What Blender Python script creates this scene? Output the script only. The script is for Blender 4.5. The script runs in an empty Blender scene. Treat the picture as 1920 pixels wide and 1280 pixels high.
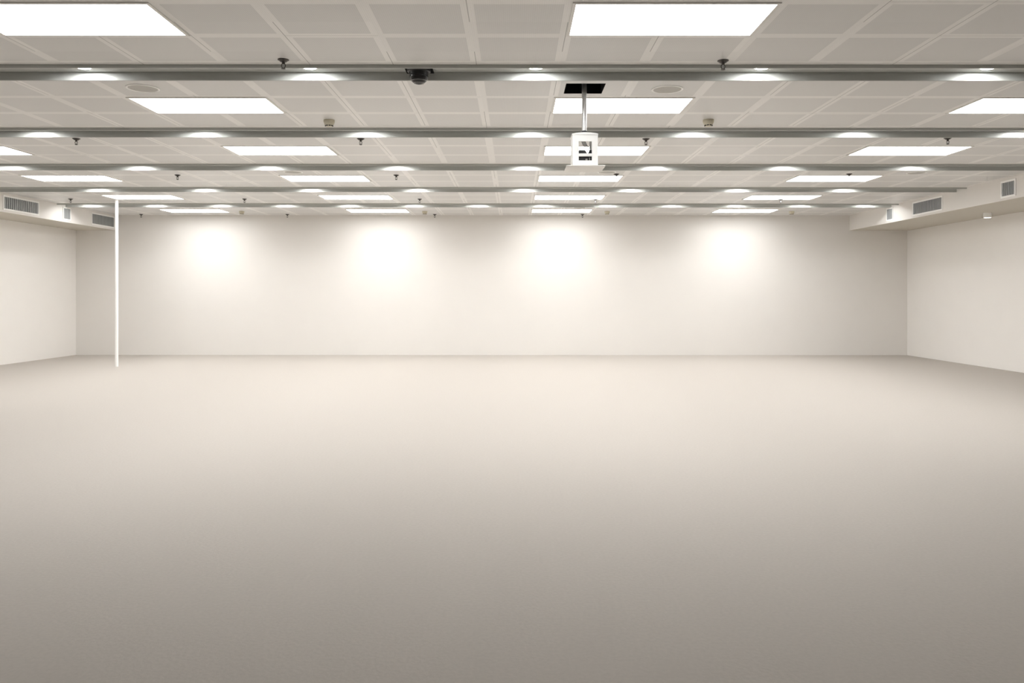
import bpy, bmesh, math
from mathutils import Vector, Matrix

C = bpy.context.scene.collection
SC = bpy.context.scene

# ---------------------------------------------------------------- camera, world, exposure
EYE = 1.234
CEIL = EYE + 1.666            # 2.90 m
F_PX = 1519.0
cam_d = bpy.data.cameras.new('camera')
cam_d.sensor_width = 36.0
cam_d.lens = F_PX * 36.0 / 1920.0
cam_d.shift_x = -4.2 / 1920.0
cam_d.shift_y = -86.0 / 1920.0
cam_d.clip_start = 0.05
cam = bpy.data.objects.new('camera', cam_d)
cam.location = (0, 0, EYE)
cam.rotation_euler = (math.radians(90), math.radians(-0.02), 0)
C.objects.link(cam)
SC.camera = cam

W = bpy.data.worlds.new('world')
W.use_nodes = True
W.node_tree.nodes['Background'].inputs[0].default_value = (1, 0.97, 0.93, 1)
W.node_tree.nodes['Background'].inputs[1].default_value = 0.0
SC.world = W
SC.view_settings.view_transform = 'Standard'
SC.view_settings.look = 'None'
SC.view_settings.gamma = 1.0
SC.view_settings.use_curve_mapping = False
SC.view_settings.exposure = 1.73
PANEL_E = 4.3                 # emission of the flat ceiling panels
LAMP_E = 66.0                 # emission of the small lamps in the troughs
SC.cycles.max_bounces = 12
SC.cycles.diffuse_bounces = 8

# ---------------------------------------------------------------- ceiling module
T = 0.6
OFF = -0.4548                 # seam k lies at X = (OFF + k) * T
D0, P = 4.596, 2.2046         # near edge of the first panel row, row pitch
def seam(k): return (OFF + k) * T
XL, XR = -8.28, 6.96          # faces of the side bulkheads
XLO, XRO = -9.10, 8.16        # outer walls of the side aisles
YB = D0 + 5 * P + 2 * T       # back wall
YF = -3.0
BULK = CEIL - 0.312

# ---------------------------------------------------------------- materials
def srgb(r, g, b):
    f = lambda c: (c / 255 / 12.92) if c / 255 <= 0.04045 else ((c / 255 + 0.055) / 1.055) ** 2.4
    return (f(r), f(g), f(b), 1)

def mat(name, col, rough=0.5, metal=0.0, noise=0.04, scale=30.0, spec=0.5, bump=0.0):
    m = bpy.data.materials.new(name); m.use_nodes = True
    nt = m.node_tree; b = nt.nodes['Principled BSDF']
    b.inputs['Roughness'].default_value = rough
    b.inputs['Metallic'].default_value = metal
    b.inputs['Specular IOR Level'].default_value = spec
    tc = nt.nodes.new('ShaderNodeTexCoord')
    n = nt.nodes.new('ShaderNodeTexNoise'); n.inputs['Scale'].default_value = scale
    n.inputs['Detail'].default_value = 4
    nt.links.new(tc.outputs['Object'], n.inputs['Vector'])
    r = nt.nodes.new('ShaderNodeMapRange')
    r.inputs[3].default_value = 1 - noise; r.inputs[4].default_value = 1 + noise
    nt.links.new(n.outputs['Fac'], r.inputs[0])
    v = nt.nodes.new('ShaderNodeVectorMath'); v.operation = 'SCALE'
    v.inputs[0].default_value = col[:3]
    nt.links.new(r.outputs[0], v.inputs['Scale'])
    nt.links.new(v.outputs[0], b.inputs['Base Color'])
    if bump:
        bp = nt.nodes.new('ShaderNodeBump'); bp.inputs['Strength'].default_value = bump
        bp.inputs['Distance'].default_value = 0.005
        nt.links.new(n.outputs['Fac'], bp.inputs['Height'])
        nt.links.new(bp.outputs[0], b.inputs['Normal'])
    return m

def emit(name, col, strength):
    m = bpy.data.materials.new(name); m.use_nodes = True
    b = m.node_tree.nodes['Principled BSDF']
    b.inputs['Base Color'].default_value = (0.8, 0.8, 0.8, 1)
    b.inputs['Emission Color'].default_value = col
    b.inputs['Emission Strength'].default_value = strength
    return m

def ceiling_material():
    m = bpy.data.materials.new('perforated metal ceiling tiles'); m.use_nodes = True
    nt = m.node_tree; L = nt.links; N = nt.nodes.new
    b = nt.nodes['Principled BSDF']
    b.inputs['Roughness'].default_value = 0.36
    b.inputs['Specular IOR Level'].default_value = 0.35
    tc = N('ShaderNodeTexCoord'); sp = N('ShaderNodeSeparateXYZ'); L.new(tc.outputs['Object'], sp.inputs[0])
    def M(op, a, c=None, cl=False):
        n = N('ShaderNodeMath'); n.operation = op; n.use_clamp = cl
        for i, q in enumerate((a, c)):
            if q is None: continue
            if isinstance(q, (int, float)): n.inputs[i].default_value = q
            else: L.new(q, n.inputs[i])
        return n.outputs[0]
    # distance to the nearest tile joint in X
    fx = M('FRACT', M('ADD', M('DIVIDE', sp.outputs['X'], T), -OFF + 100.0))
    dx = M('MULTIPLY', M('MINIMUM', fx, M('SUBTRACT', 1.0, fx)), T)
    # along the room: three tiles, then a trough, every P metres
    ly = M('MULTIPLY', M('FRACT', M('DIVIDE', M('ADD', sp.outputs['Y'], -(D0 - T) + 100 * P), P)), P)
    fy = M('FRACT', M('DIVIDE', ly, T))
    dy = M('MULTIPLY', M('MINIMUM', fy, M('SUBTRACT', 1.0, fy)), T)
    dmin = M('MINIMUM', dx, dy)
    plain = M('MAXIMUM', M('LESS_THAN', dmin, 0.039), M('GREATER_THAN', ly, 3 * T - 0.001))
    # hairline joints, only open in places
    jx = M('FLOOR', M('ADD', M('DIVIDE', sp.outputs['X'], T), -OFF + 100.5))
    jy = M('FLOOR', M('ADD', M('DIVIDE', M('ADD', sp.outputs['Y'], -(D0 - T) + 100 * P), T), 0.5))
    iy0 = M('FLOOR', M('DIVIDE', M('ADD', sp.outputs['Y'], -(D0 - T) + 100 * P), T))
    ix0 = M('FLOOR', M('ADD', M('DIVIDE', sp.outputs['X'], T), -OFF + 100.0))
    def rnd(a, c):
        q = N('ShaderNodeCombineXYZ'); L.new(a, q.inputs[0]); L.new(c, q.inputs[1])
        w_ = N('ShaderNodeTexWhiteNoise'); w_.noise_dimensions = '2D'; L.new(q.outputs[0], w_.inputs['Vector'])
        return w_.outputs['Value']
    openx = M('MULTIPLY', M('LESS_THAN', dx, 0.0020), M('MULTIPLY', M('GREATER_THAN', rnd(jx, iy0), 0.45), 0.7))
    openy = M('MULTIPLY', M('LESS_THAN', dy, 0.0018), M('MULTIPLY', M('GREATER_THAN', rnd(ix0, jy), 0.75), 0.6))
    gap = M('MAXIMUM', openx, openy)
    # each tile differs a little in tone
    ix = M('FLOOR', M('ADD', M('DIVIDE', sp.outputs['X'], T), -OFF + 100.0))
    iy = M('FLOOR', M('DIVIDE', M('ADD', sp.outputs['Y'], -(D0 - T) + 100 * P), T))
    cb = N('ShaderNodeCombineXYZ'); L.new(ix, cb.inputs[0]); L.new(iy, cb.inputs[1])
    wn = N('ShaderNodeTexWhiteNoise'); wn.noise_dimensions = '2D'; L.new(cb.outputs[0], wn.inputs['Vector'])
    tone = M('ADD', M('MULTIPLY', wn.outputs['Value'], 0.05), 0.975)
    # the fine perforation shows as rows of pin holes
    px = M('SINE', M('MULTIPLY', sp.outputs['X'], 2 * math.pi / 0.0125))
    perf = M('ADD', M('MULTIPLY', px, 0.02), 1.0)
    mixp = N('ShaderNodeMix'); mixp.data_type = 'RGBA'
    mixp.inputs[6].default_value = (0.655, 0.650, 0.640, 1)
    mixp.inputs[7].default_value = (0.80, 0.79, 0.775, 1)
    L.new(plain, mixp.inputs[0])
    v = N('ShaderNodeVectorMath'); v.operation = 'SCALE'
    L.new(mixp.outputs[2], v.inputs[0]); L.new(M('MULTIPLY', tone, perf), v.inputs['Scale'])
    mixg = N('ShaderNodeMix'); mixg.data_type = 'RGBA'
    mixg.inputs[7].default_value = (0.08, 0.075, 0.07, 1)
    L.new(gap, mixg.inputs[0]); L.new(v.outputs[0], mixg.inputs[6])
    L.new(mixg.outputs[2], b.inputs['Base Color'])
    return m

M_CEIL = ceiling_material()
M_WALL = mat('warm white painted wall', srgb(228, 225, 221), 0.7, noise=0.015, scale=3)
M_BACK = mat('off white painted back wall', srgb(224, 221, 217), 0.75, noise=0.02, scale=2)
M_FLOOR = mat('warm grey carpet', srgb(177, 171, 164), 0.85, noise=0.08, scale=60, bump=0.2)
M_TROUGH = mat('satin grey painted metal', srgb(180, 182, 179), 0.45, noise=0.02, scale=4)
M_FRAME = mat('white coated metal', srgb(222, 220, 216), 0.35, noise=0.01)
M_WHITE = mat('white powder coat', srgb(247, 247, 245), 0.4, noise=0.01)
M_PANEL = emit('lit opal diffuser', (1.0, 1.0, 0.99, 1), PANEL_E)
M_LAMP = emit('lit lamp lens', (1.0, 0.995, 0.985, 1), LAMP_E)
M_CHROME = mat('brushed steel tube', srgb(205, 205, 205), 0.38, metal=1.0, noise=0.03)
M_BLACK = mat('black plastic', srgb(22, 22, 23), 0.45, noise=0.05)
M_VOID = mat('black lined void', srgb(12, 12, 13), 0.95, noise=0.05, spec=0.1)
M_BRASS = mat('dark tarnished metal', srgb(74, 71, 68), 0.35, metal=0.8, noise=0.08)
M_CREAM = mat('cream plastic', srgb(202, 196, 176), 0.5, noise=0.02)
M_MESH = mat('grey speaker cloth', srgb(180, 178, 173), 0.6, noise=0.05, scale=200)
M_GRILLE = mat('grey louvre metal', srgb(150, 153, 154), 0.45, noise=0.03)
M_DUCT = mat('dark duct lining', srgb(70, 72, 74), 0.8, noise=0.05)
M_DOME = mat('smoked glossy dome', srgb(20, 20, 22), 0.08, noise=0.02, spec=0.5)
M_SILVER = mat('bright silver ring', srgb(190, 190, 192), 0.2, metal=0.9, noise=0.02)

# ---------------------------------------------------------------- mesh helpers
def box(bm, x0, x1, y0, y1, z0, z1):
    v = [bm.verts.new(p) for p in ((x0,y0,z0),(x1,y0,z0),(x1,y1,z0),(x0,y1,z0),
                                   (x0,y0,z1),(x1,y0,z1),(x1,y1,z1),(x0,y1,z1))]
    for f in ((3,2,1,0),(4,5,6,7),(0,1,5,4),(1,2,6,5),(2,3,7,6),(3,0,4,7)):
        bm.faces.new([v[i] for i in f])

def lathe(bm, prof, n=32, cx=0.0, cy=0.0, cap0=True, cap1=True):
    """surface of revolution about Z; prof = [(r, z), ...]"""
    rings = []
    for r, z in prof:
        if r < 1e-6: rings.append([bm.verts.new((cx, cy, z))])
        else: rings.append([bm.verts.new((cx + r*math.cos(2*math.pi*i/n), cy + r*math.sin(2*math.pi*i/n), z)) for i in range(n)])
    for a, b in zip(rings, rings[1:]):
        for i in range(n):
            j = (i + 1) % n
            if len(a) == 1 and len(b) == 1: continue
            if len(a) == 1: bm.faces.new((a[0], b[j], b[i]))
            elif len(b) == 1: bm.faces.new((a[i], a[j], b[0]))
            else: bm.faces.new((a[i], a[j], b[j], b[i]))
    if cap0 and len(rings[0]) > 2: bm.faces.new(rings[0])
    if cap1 and len(rings[-1]) > 2: bm.faces.new(rings[-1])

def extrude_x(bm, prof, x0, x1):
    a = [bm.verts.new((x0, y, z)) for y, z in prof]
    b = [bm.verts.new((x1, y, z)) for y, z in prof]
    n = len(prof)
    for i in range(n):
        j = (i + 1) % n
        bm.faces.new((a[i], a[j], b[j], b[i]))
    bm.faces.new(a); bm.faces.new(b)

def extrude_y(bm, prof, y0, y1):
    a = [bm.verts.new((x, y0, z)) for x, z in prof]
    b = [bm.verts.new((x, y1, z)) for x, z in prof]
    n = len(prof)
    for i in range(n):
        j = (i + 1) % n
        bm.faces.new((a[i], a[j], b[j], b[i]))
    bm.faces.new(a); bm.faces.new(b)

def tube(bm, pts, r, n=10):
    pts = [Vector(p) for p in pts]; rings = []
    for i, p in enumerate(pts):
        d = (pts[min(i+1, len(pts)-1)] - pts[max(i-1, 0)]).normalized()
        u = d.orthogonal().normalized(); w = d.cross(u)
        if rings:
            pu = (rings[-1][0].co - pts[i-1]); u = (pu - d*pu.dot(d)).normalized(); w = d.cross(u)
        rings.append([bm.verts.new(p + r*(math.cos(2*math.pi*k/n)*u + math.sin(2*math.pi*k/n)*w)) for k in range(n)])
    for a, b in zip(rings, rings[1:]):
        for k in range(n): bm.faces.new((a[k], a[(k+1)%n], b[(k+1)%n], b[k]))
    bm.faces.new(rings[0]); bm.faces.new(rings[-1])

def obj(name, bm, m, parent=None, smooth=False, bevel=0.0):
    bmesh.ops.recalc_face_normals(bm, faces=bm.faces)
    me = bpy.data.meshes.new(name); bm.to_mesh(me); bm.free()
    me.materials.append(m)
    if smooth:
        for p in me.polygons: p.use_smooth = True
        me.set_sharp_from_angle(angle=math.radians(35))
    o = bpy.data.objects.new(name, me); C.objects.link(o)
    if parent: o.parent = parent
    if bevel:
        md = o.modifiers.new('bevel', 'BEVEL'); md.width = bevel; md.segments = 2; md.limit_method = 'ANGLE'
    return o

def thing(name, label, cat, loc, group=None, rz=0.0):
    o = bpy.data.objects.new(name, None); C.objects.link(o)
    o.empty_display_size = 0.1
    o.location = loc; o.rotation_euler = (0, 0, rz)
    o['label'] = label; o['category'] = cat; o['kind'] = 'thing'
    if group: o['group'] = group
    return o

def struct(name, bm, m):
    o = obj(name, bm, m); o['kind'] = 'structure'; return o

def dup(root, loc, label, rz=None):
    r = root.copy(); C.objects.link(r); r.location = loc; r['label'] = label
    if rz is not None: r.rotation_euler = (0, 0, rz)
    for ch in list(root.children):
        c = ch.copy(); C.objects.link(c); c.parent = r
        for g in list(ch.children):
            d = g.copy(); C.objects.link(d); d.parent = c
    return r

# ---------------------------------------------------------------- the setting
bm = bmesh.new(); box(bm, XLO - 0.12, XRO + 0.12, YF - 0.12, YB + 0.12, -0.12, 0); struct('floor', bm, M_FLOOR)

TROUGH_NEAR, TROUGH_FAR = 0.049, 0.356      # where the metal channel starts and ends in its gap
HX0, HX1, HY0, HY1 = 0.407, 0.720, 6.365, 6.688   # opening of the projector lift
bm = bmesh.new()
def slab(x0, x1, y0, y1): box(bm, x0, x1, y0, y1, CEIL, CEIL + 0.02)
y = YF
for r in range(5):
    t = D0 + r * P + 2 * T
    y1 = t + TROUGH_NEAR
    if r == 1:
        slab(XL, HX0, y, y1); slab(HX1, XR, y, y1); slab(HX0, HX1, y, HY0); slab(HX0, HX1, HY1, y1)
    else:
        slab(XL, XR, y, y1)
    y = t + TROUGH_FAR
slab(XL, XR, y, YB)
struct('ceiling', bm, M_CEIL)

bm = bmesh.new(); box(bm, XLO - 0.12, XRO + 0.12, YB, YB + 0.12, 0, CEIL + 0.1); struct('wall_back', bm, M_BACK)
bm = bmesh.new(); box(bm, XLO - 0.12, XRO + 0.12, YF - 0.12, YF, 0, CEIL + 0.1); struct('wall_front', bm, M_BACK)
bm = bmesh.new()
box(bm, XLO - 0.12, XLO, YF, YB, 0, BULK); box(bm, XLO - 0.12, XL, YF, YB, BULK, CEIL + 0.1)
struct('wall_left', bm, M_WALL)
bm = bmesh.new()
box(bm, XRO, XRO + 0.12, YF, YB, 0, BULK); box(bm, XR, XRO + 0.12, YF, YB, BULK, CEIL + 0.1)
struct('wall_right', bm, M_WALL)

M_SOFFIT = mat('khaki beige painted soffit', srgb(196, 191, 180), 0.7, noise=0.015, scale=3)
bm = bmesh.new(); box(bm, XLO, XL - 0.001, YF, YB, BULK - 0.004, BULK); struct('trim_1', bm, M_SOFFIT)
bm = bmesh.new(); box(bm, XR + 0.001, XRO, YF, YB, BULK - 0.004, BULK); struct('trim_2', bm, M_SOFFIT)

# ---------------------------------------------------------------- light panels
ROWS = ['in front of the nearest grey trough',
        'between the first and second grey troughs',
        'between the second and third grey troughs',
        'between the third and fourth grey troughs',
        'between the fourth and fifth grey troughs',
        'behind the farthest grey trough']
COLS = {-11: 'outermost on the left', -5: 'second from the left', 1: 'in line with the projector pole', 7: 'rightmost column'}
def make_panel():
    t = thing('ceiling_light_panel', '', 'ceiling light', (0, 0, CEIL), 'flush light panels in the ceiling')
    w, d, e = 2*T - 0.012, T - 0.012, 0.020
    bm = bmesh.new()
    x0, y0 = 0.006, 0.006
    box(bm, x0, x0+w, y0, y0+e, -0.007, 0); box(bm, x0, x0+w, y0+d-e, y0+d, -0.007, 0)
    box(bm, x0, x0+e, y0+e, y0+d-e, -0.007, 0); box(bm, x0+w-e, x0+w, y0+e, y0+d-e, -0.007, 0)
    obj('frame', bm, M_FRAME, t)
    bm = bmesh.new(); box(bm, x0+e, x0+w-e, y0+e, y0+d-e, -0.004, 0)
    obj('diffuser', bm, M_PANEL, t)
    return t
p0 = None
for r, cols in enumerate([(-5, 1), (-5, 1, 7), (-11, -5, 1, 7), (-11, -5, 1, 7), (-11, -5, 1, 7), (-11, -5, 1, 7)]):
    for k in cols:
        lab = 'white light panel %s, %s' % (ROWS[r], COLS[k])
        loc = (seam(k), D0 + r * P, CEIL)
        if p0 is None:
            p0 = make_panel(); p0['label'] = lab; p0.location = loc
        else:
            dup(p0, loc, lab)

# ---------------------------------------------------------------- lighting troughs
ORD = ['nearest one, carrying the black dome camera',
       'second from front, behind the projector pole',
       'third from front, behind the projector cover plate',
       'fourth one from the front',
       'farthest one, with the most closely spaced lamps']
NB0, NB1, FB0, FB1 = TROUGH_NEAR, TROUGH_NEAR + 0.014, 0.338, TROUGH_FAR
SOFF = 0.024
def trough(r):
    t0 = D0 + r * P + 2 * T
    t = thing('lighting_trough', 'grey metal lighting trough across the ceiling, ' + ORD[r], 'light trough', (0, t0, CEIL),
              'grey lighting troughs across the ceiling')
    bm = bmesh.new()
    prof = [(NB0, -0.025), (NB1, -0.025), (NB1, SOFF), (FB0 - 0.006, SOFF), (FB0 - 0.006, SOFF + 0.012), (FB0, SOFF + 0.012), (FB0, -0.038),
            (FB1, -0.038), (FB1, SOFF + 0.02), (NB0, SOFF + 0.02)]
    extrude_x(bm, prof, XL, XR)
    obj('channel', bm, M_TROUGH, t)
    xs = [0.53 + 1.19 * i for i in range(-7, 6)] if r == 4 else [0.159 + 1.6766 * i for i in range(-4, 4)]
    first = None
    for x in xs:
        if first is None:
            bm = bmesh.new()
            lathe(bm, [(0.057, -0.001), (0.057, -0.004), (0.068, -0.004), (0.070, 0.0)], 32, cap0=False, cap1=False)
            ring = obj('downlight', bm, M_FRAME, t, smooth=True)
            bm = bmesh.new(); lathe(bm, [(0.057, 0.0), (0.057, -0.002)], 32)
            lens = obj('lens', bm, M_LAMP, ring); first = (ring, lens)
        else:
            ring = first[0].copy(); C.objects.link(ring); ring.parent = t
            lens = first[1].copy(); C.objects.link(lens); lens.parent = ring
        ring.location = (x, 0.194, SOFF)
    return t
for r in range(5): trough(r)

# ---------------------------------------------------------------- projector lift
px, py = (HX0 + HX1) / 2, 6.53
lift = thing('projector_lift', 'white projector lift cage hanging on a steel pole from a square black ceiling opening', 'projector mount', (px, py, CEIL))
hx = (HX1 - HX0) / 2; ya, yb = HY0 - py, HY1 - py
bm = bmesh.new()
t_ = 0.006; zt = 0.55
box(bm, -hx, -hx+t_, ya, yb, 0.001, zt); box(bm, hx-t_, hx, ya, yb, 0.001, zt)
box(bm, -hx+t_, hx-t_, ya, ya+t_, 0.001, zt); box(bm, -hx+t_, hx-t_, yb-t_, yb, 0.001, zt)
box(bm, -hx, hx, ya, yb, zt, zt+0.01)
obj('shaft', bm, M_VOID, lift)
ZB = EYE + 1.026 - CEIL          # top of the cover plate, relative to the ceiling
ZT = EYE + 1.283 - CEIL          # shoulder of the cage
bm = bmesh.new(); lathe(bm, [(0.0195, ZT + 0.035), (0.0195, zt)], 28); obj('pole', bm, M_CHROME, lift, smooth=True)
bm = bmesh.new(); lathe(bm, [(0.020, ZT+0.012), (0.026, ZT+0.016), (0.026, ZT+0.040), (0.020, ZT+0.044)], 28); obj('collar', bm, M_BLACK, lift, smooth=True)
# cage: front and back plates with a tall window, two side walls, a gently domed lid
cw, c0, c1, th = 0.100, -0.100, 0.100, 0.004
wx0, wx1, wz0, wz1 = -0.052, 0.052, ZB + 0.047, ZB + 0.198
bm = bmesh.new()
for yy in (c0, c1 - th):
    wt = wz1 if yy == c0 else ZT - 0.012
    box(bm, -cw, wx0, yy, yy+th, ZB, ZT); box(bm, wx1, cw, yy, yy+th, ZB, ZT)
    box(bm, wx0, wx1, yy, yy+th, ZB, wz0); box(bm, wx0, wx1, yy, yy+th, wt, ZT)
box(bm, -cw, -cw+th, c0+th, c1-th, ZB, ZT); box(bm, cw-th, cw, c0+th, c1-th, ZB, ZT)
obj('cage', bm, M_WHITE, lift)
bm = bmesh.new()
n = 14
prof = [(-cw-0.006, ZT-0.006), (cw+0.001, ZT-0.006)] + [(cw+0.001 - (2*cw+0.007)*i/n, ZT + 0.001 + 0.012*math.sin(math.pi*i/n)**0.8) for i in range(n+1)]
extrude_y(bm, prof, c0-0.004, c1+0.004)
obj('lid', bm, M_WHITE, lift, smooth=True)
bm = bmesh.new(); box(bm, wx0, wx1, c0-0.001, c0+0.004, ZB+0.082, ZB+0.102); obj('crossbar', bm, M_WHITE, lift)
bm = bmesh.new(); box(bm, -hx+0.003, hx-0.003, ya+0.003, yb-0.003, ZB-0.008, ZB); obj('cover_plate', bm, M_FRAME, lift, bevel=0.002)
# what shows through the cage window
bm = bmesh.new(); box(bm, -0.085, 0.085, -0.07, 0.07, ZB+0.001, ZB+0.083)
mech = obj('mechanism', bm, M_BLACK, lift, bevel=0.003)
bm = bmesh.new(); box(bm, 0.004, 0.020, -0.078, -0.070, ZB+0.048, ZB+0.064); box(bm, 0.034, 0.040, -0.076, -0.070, ZB+0.050, ZB+0.074)
obj('connector', bm, M_MESH, mech)
bm = bmesh.new()
extrude_y(bm, [(-0.085, ZB+0.10), (0.085, ZB+0.10), (0.085, ZB+0.118), (0.060, ZB+0.137), (0.040, ZB+0.140), (0.034, ZB+0.128), (0.022, ZB+0.108), (0.014, ZB+0.122), (0.004, ZB+0.137), (-0.045, ZB+0.139), (-0.050, ZB+0.130), (-0.085, ZB+0.130)], -0.05, -0.02)
obj('bracket', bm, M_BLACK, lift)
bm = bmesh.new()
for i in range(4):
    a = -0.030 + 0.009*i
    tube(bm, [(a, -0.06, ZT-0.004), (a+0.004, -0.06, ZT-0.05), (a+0.014, -0.06, ZT-0.075), (a+0.030, -0.058, ZT-0.098)], 0.0026)
tube(bm, [(0.030, -0.062, ZB+0.163), (0.024, -0.062, ZB+0.153), (0.026, -0.062, ZB+0.145), (0.034, -0.06, ZB+0.133), (0.042, -0.06, ZB+0.122), (0.048, -0.06, ZB+0.108)], 0.0034)
obj('cable', bm, M_BLACK, lift, smooth=True)
bm = bmesh.new(); tube(bm, [(-cw-0.004, -0.06, ZB+0.010), (-cw-0.018, -0.06, ZB+0.013), (-cw-0.022, -0.05, ZB+0.004)], 0.004)
obj('cable_clip', bm, M_BLACK, lift, smooth=True)

# ---------------------------------------------------------------- dome camera in the first trough
dy_ = D0 + 2*T + 0.20
dc = thing('dome_camera', 'black dome security camera set into the nearest grey trough', 'security camera', (-0.706, dy_, CEIL))
bm = bmesh.new()
box(bm, -0.102, 0.102, -0.10, 0.10, 0.004, 0.012)
obj('mounting_plate', bm, M_VOID, dc)
bm = bmesh.new(); lathe(bm, [(0.088, 0.004), (0.086, -0.012), (0.072, -0.018), (0.069, -0.040)], 40); obj('housing', bm, M_BLACK, dc, smooth=True)
bm = bmesh.new()
lathe(bm, [(0.069, -0.038)] + [(0.069*math.cos(a), -0.040 - 0.066*math.sin(a)) for a in [math.pi/2*i/14 for i in range(15)]], 40, cap0=True)
dome = obj('dome', bm, M_DOME, dc, smooth=True)
bm = bmesh.new()
for ang in (0.62, 1.0):
    rr, zz = 0.0695*math.cos(ang), -0.040 - 0.0665*math.sin(ang)
    N_, k_ = 40, 8
    ring = [[bm.verts.new(((rr+0.0013*math.cos(2*math.pi*j/k_))*math.cos(2*math.pi*i/N_), (rr+0.0013*math.cos(2*math.pi*j/k_))*math.sin(2*math.pi*i/N_), zz+0.0013*math.sin(2*math.pi*j/k_))) for j in range(k_)] for i in range(N_)]
    for i in range(N_):
        for j in range(k_):
            bm.faces.new((ring[i][j], ring[(i+1)%N_][j], ring[(i+1)%N_][(j+1)%k_], ring[i][(j+1)%k_]))
obj('ring', bm, M_SILVER, dome, smooth=True)

# ---------------------------------------------------------------- sprinkler heads
def make_sprinkler():
    t = thing('sprinkler_head', '', 'sprinkler', (0, 0, CEIL), 'sprinkler heads under the ceiling')
    bm = bmesh.new(); lathe(bm, [(0.040, 0.0), (0.039, -0.004), (0.030, -0.008), (0.022, -0.016), (0.013, -0.018)], 28); obj('escutcheon', bm, M_BRASS, t, smooth=True)
    bm = bmesh.new()
    lathe(bm, [(0.011, -0.016), (0.011, -0.030), (0.006, -0.032)], 16)
    for s in (-1, 1): tube(bm, [(s*0.009, 0, -0.028), (s*0.014, 0, -0.042), (s*0.011, 0, -0.054), (s*0.002, 0, -0.062)], 0.0028, 8)
    obj('yoke', bm, M_BRASS, t, smooth=True)
    bm = bmesh.new(); lathe(bm, [(0.003, -0.030), (0.003, -0.058)], 10); obj('bulb', bm, M_SILVER, t, smooth=True)
    bm = bmesh.new(); lathe(bm, [(0.005, -0.060), (0.016, -0.063), (0.016, -0.066), (0.003, -0.069)], 20); obj('deflector', bm, M_BRASS, t, smooth=True)
    return t
SROW = [(5.725, 'in front of the nearest grey trough'), (8.61, 'just behind the second grey trough'),
        (11.20, 'midway between the third and fourth grey troughs'), (13.98, 'just ahead of the farthest grey trough'), (16.62, 'close to the back wall')]
SX = {0: -7.655, 1: -4.655, 2: -1.632, 3: 1.40, 4: 4.58}
SN = {0: 'furthest left', 1: 'left side', 2: 'left of the middle', 3: 'right of the middle', 4: 'right side'}
SROW_DY = {(2, 3): -0.10, (2, 4): -0.12, (0, 3): 0.02, (1, 4): -0.05}
s0 = None
for r, cols in enumerate([(2, 3), (1, 2, 3, 4), (1, 2, 3, 4), (0, 1, 2, 3, 4), (0, 1, 2, 3)]):
    for c in cols:
        x = SX[c] + {(0, 3): 0.08, (3, 4): 0.02}.get((r, c), 0)
        loc = (x, SROW[r][0] + SROW_DY.get((r, c), 0), CEIL)
        lab = 'small dark sprinkler head %s, %s' % (SROW[r][1], SN[c])
        if s0 is None: s0 = make_sprinkler(); s0.location = loc; s0['label'] = lab
        else: dup(s0, loc, lab)

# ---------------------------------------------------------------- smoke detectors
def make_detector():
    t = thing('smoke_detector', '', 'smoke detector', (0, 0, CEIL), 'smoke detectors on the ceiling')
    bm = bmesh.new(); lathe(bm, [(0.052, 0.0), (0.052, -0.022), (0.049, -0.027)], 32); obj('base', bm, M_CREAM, t, smooth=True)
    bm = bmesh.new(); lathe(bm, [(0.048, -0.026), (0.044, -0.040), (0.037, -0.052), (0.030, -0.060), (0.0, -0.062)], 32); cap = obj('cap', bm, M_CREAM, t, smooth=True)
    bm = bmesh.new()
    for i in range(9):
        a = 2*math.pi*i/9 + 0.175
        b2 = bmesh.new(); box(b2, -0.0035, 0.0035, -0.009, 0.009, -0.004, 0.004)
        bmesh.ops.transform(b2, matrix=Matrix.Translation((0.0350*math.cos(a), 0.0350*math.sin(a), -0.0545)) @ Matrix.Rotation(a, 4, 'Z'), verts=b2.verts)
        me = bpy.data.meshes.new('tmp'); b2.to_mesh(me); b2.free(); bm.from_mesh(me); bpy.data.meshes.remove(me)
    obj('vents', bm, M_BLACK, cap)
    return t
d0_ = None
for x, yy, lab in [(-1.76, 7.70, 'cream smoke detector ahead of the second grey trough, left of the projector'),
                  (1.84, 7.68, 'cream smoke detector ahead of the second grey trough, right of the projector'),
                  (-5.39, 16.02, 'small smoke detector near the back wall, right of the outermost left light panel'),
                  (-1.77, 16.02, 'small smoke detector near the back wall, left of the middle'),
                  (1.835, 16.02, 'small smoke detector near the back wall, right of the middle light panel'),
                  (5.485, 16.02, 'small smoke detector near the back wall, right of the rightmost light panel')]:
    if d0_ is None: d0_ = make_detector(); d0_.location = (x, yy, CEIL); d0_['label'] = lab
    else: dup(d0_, (x, yy, CEIL), lab)

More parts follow.
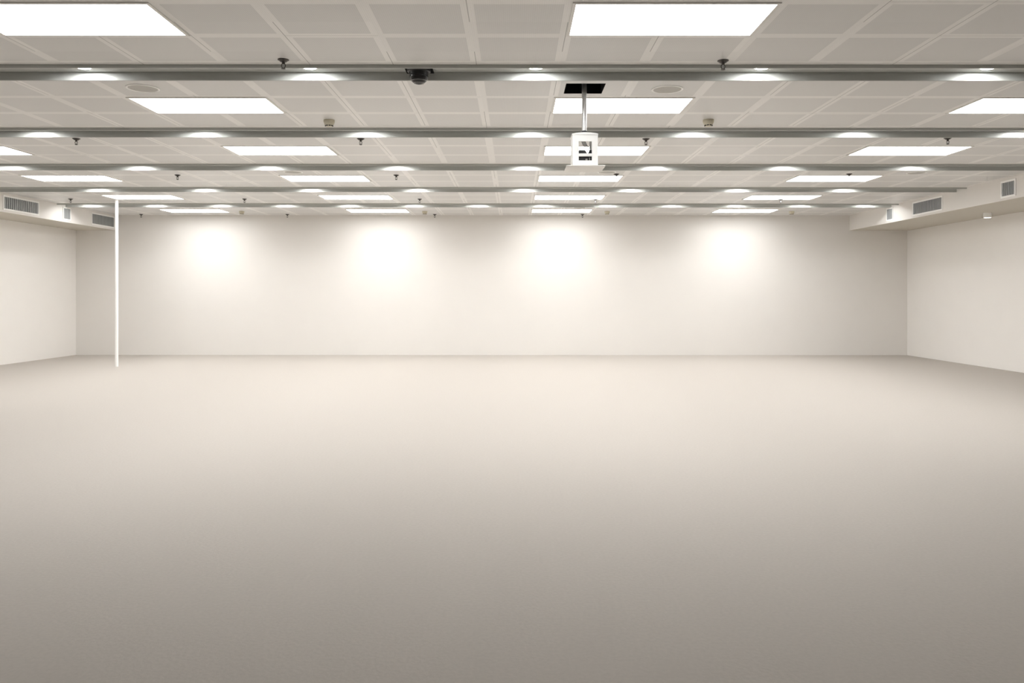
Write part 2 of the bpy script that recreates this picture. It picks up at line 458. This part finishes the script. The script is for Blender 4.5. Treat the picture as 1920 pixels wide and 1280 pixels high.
# ---------------------------------------------------------------- round ceiling speakers
def make_speaker():
    t = thing('ceiling_speaker', '', 'speaker', (0, 0, CEIL), 'round speakers in the ceiling')
    bm = bmesh.new(); lathe(bm, [(0.128, 0.0), (0.127, -0.005), (0.118, -0.008), (0.110, -0.003)], 48, cap1=False); obj('rim', bm, M_WHITE, t, smooth=True)
    bm = bmesh.new(); lathe(bm, [(0.115, -0.001), (0.114, -0.004), (0.0, -0.006)], 48); obj('grille', bm, M_MESH, t, smooth=True)
    return t
sp0 = None
for x, yy, lab in [(-2.985, 6.51, 'round flush ceiling speaker behind the nearest grey trough, left light panel beside it'),
                  (1.235, 6.54, 'round flush ceiling speaker behind the nearest grey trough, right of the projector opening'),
                  (-2.985, 10.93, 'round flush ceiling speaker just behind the third grey trough, left of centre'),
                  (1.25, 10.93, 'round flush ceiling speaker just behind the third grey trough, beside the projector cover plate'),
                  (5.45, 10.98, 'round flush ceiling speaker just behind the third grey trough, near the right bulkhead'),
                  (-2.985, 15.33, 'round flush ceiling speaker behind the farthest grey trough, left of centre'),
                  (1.235, 15.33, 'round flush ceiling speaker behind the farthest grey trough, right of centre')]:
    if sp0 is None: sp0 = make_speaker(); sp0.location = (x, yy, CEIL); sp0['label'] = lab
    else: dup(sp0, (x, yy, CEIL), lab)

# ---------------------------------------------------------------- air vents on the bulkheads
def vent(side, y0, y1, label):
    """local x runs along the bulkhead, local -y is out of the wall"""
    w, h = y1 - y0, 0.188
    X = XL if side < 0 else XR
    zc = CEIL - 0.158
    t = thing('air_vent', label, 'air vent', (X, (y0 + y1) / 2, zc), 'grey louvred air vents on the bulkheads', math.radians(90 if side < 0 else -90))
    e = 0.026
    bm = bmesh.new()
    box(bm, -w/2-e, w/2+e, -0.012, 0, h/2, h/2+e); box(bm, -w/2-e, w/2+e, -0.012, 0, -h/2-e, -h/2)
    box(bm, -w/2-e, -w/2, -0.012, 0, -h/2, h/2); box(bm, w/2, w/2+e, -0.012, 0, -h/2, h/2)
    obj('frame', bm, M_WHITE, t, bevel=0.002)
    bm = bmesh.new(); box(bm, -w/2, w/2, -0.002, 0, -h/2, h/2); obj('duct_backing', bm, M_DUCT, t)
    bm = bmesh.new()
    n = max(5, round(w / 0.052))
    for i in range(n):
        x = -w/2 + (i + 0.5) * w / n
        box(bm, x-0.018, x+0.018, -0.011, -0.003, -h/2, h/2)
    obj('louvres', bm, M_GRILLE, t)
vent(-1, 13.14, 14.08, 'wide grey louvred air vent on the left bulkhead, nearest at the frame edge')
vent(-1, 14.88, 15.09, 'small square air vent on the left bulkhead, lit by the last trough')
vent(-1, 15.88, 16.74, 'wide grey air vent on the left bulkhead behind the white pole')
vent(1, 11.26, 11.55, 'small square air vent on the right bulkhead near the frame edge')
vent(1, 13.18, 14.12, 'wide grey louvred air vent on the right bulkhead')
vent(1, 14.90, 15.11, 'small air vent on the right bulkhead just under the end of the farthest trough')

# ---------------------------------------------------------------- pole and aisle lamp
pl = thing('pole', 'slim bright white pole rising to the ceiling at the back left', 'pole', (-6.905, 14.07, 0))
bm = bmesh.new(); lathe(bm, [(0.027, 0.0), (0.027, CEIL - 0.004)], 28); obj('shaft', bm, M_WHITE, pl, smooth=True)
bm = bmesh.new(); lathe(bm, [(0.028, CEIL - 0.006), (0.032, CEIL - 0.004), (0.032, CEIL)], 28); obj('ceiling_cap', bm, M_WHITE, pl, smooth=True)

al = thing('aisle_downlight', 'small white lamp under the right bulkhead soffit by the right frame edge', 'ceiling light', (7.71, 13.20, BULK - 0.004))
bm = bmesh.new(); lathe(bm, [(0.060, 0.0), (0.062, -0.03), (0.062, -0.075), (0.052, -0.080)], 32, cap1=False); obj('housing', bm, M_WHITE, al, smooth=True)
bm = bmesh.new(); lathe(bm, [(0.052, -0.070), (0.052, -0.076)], 32); obj('lens', bm, M_PANEL, al)
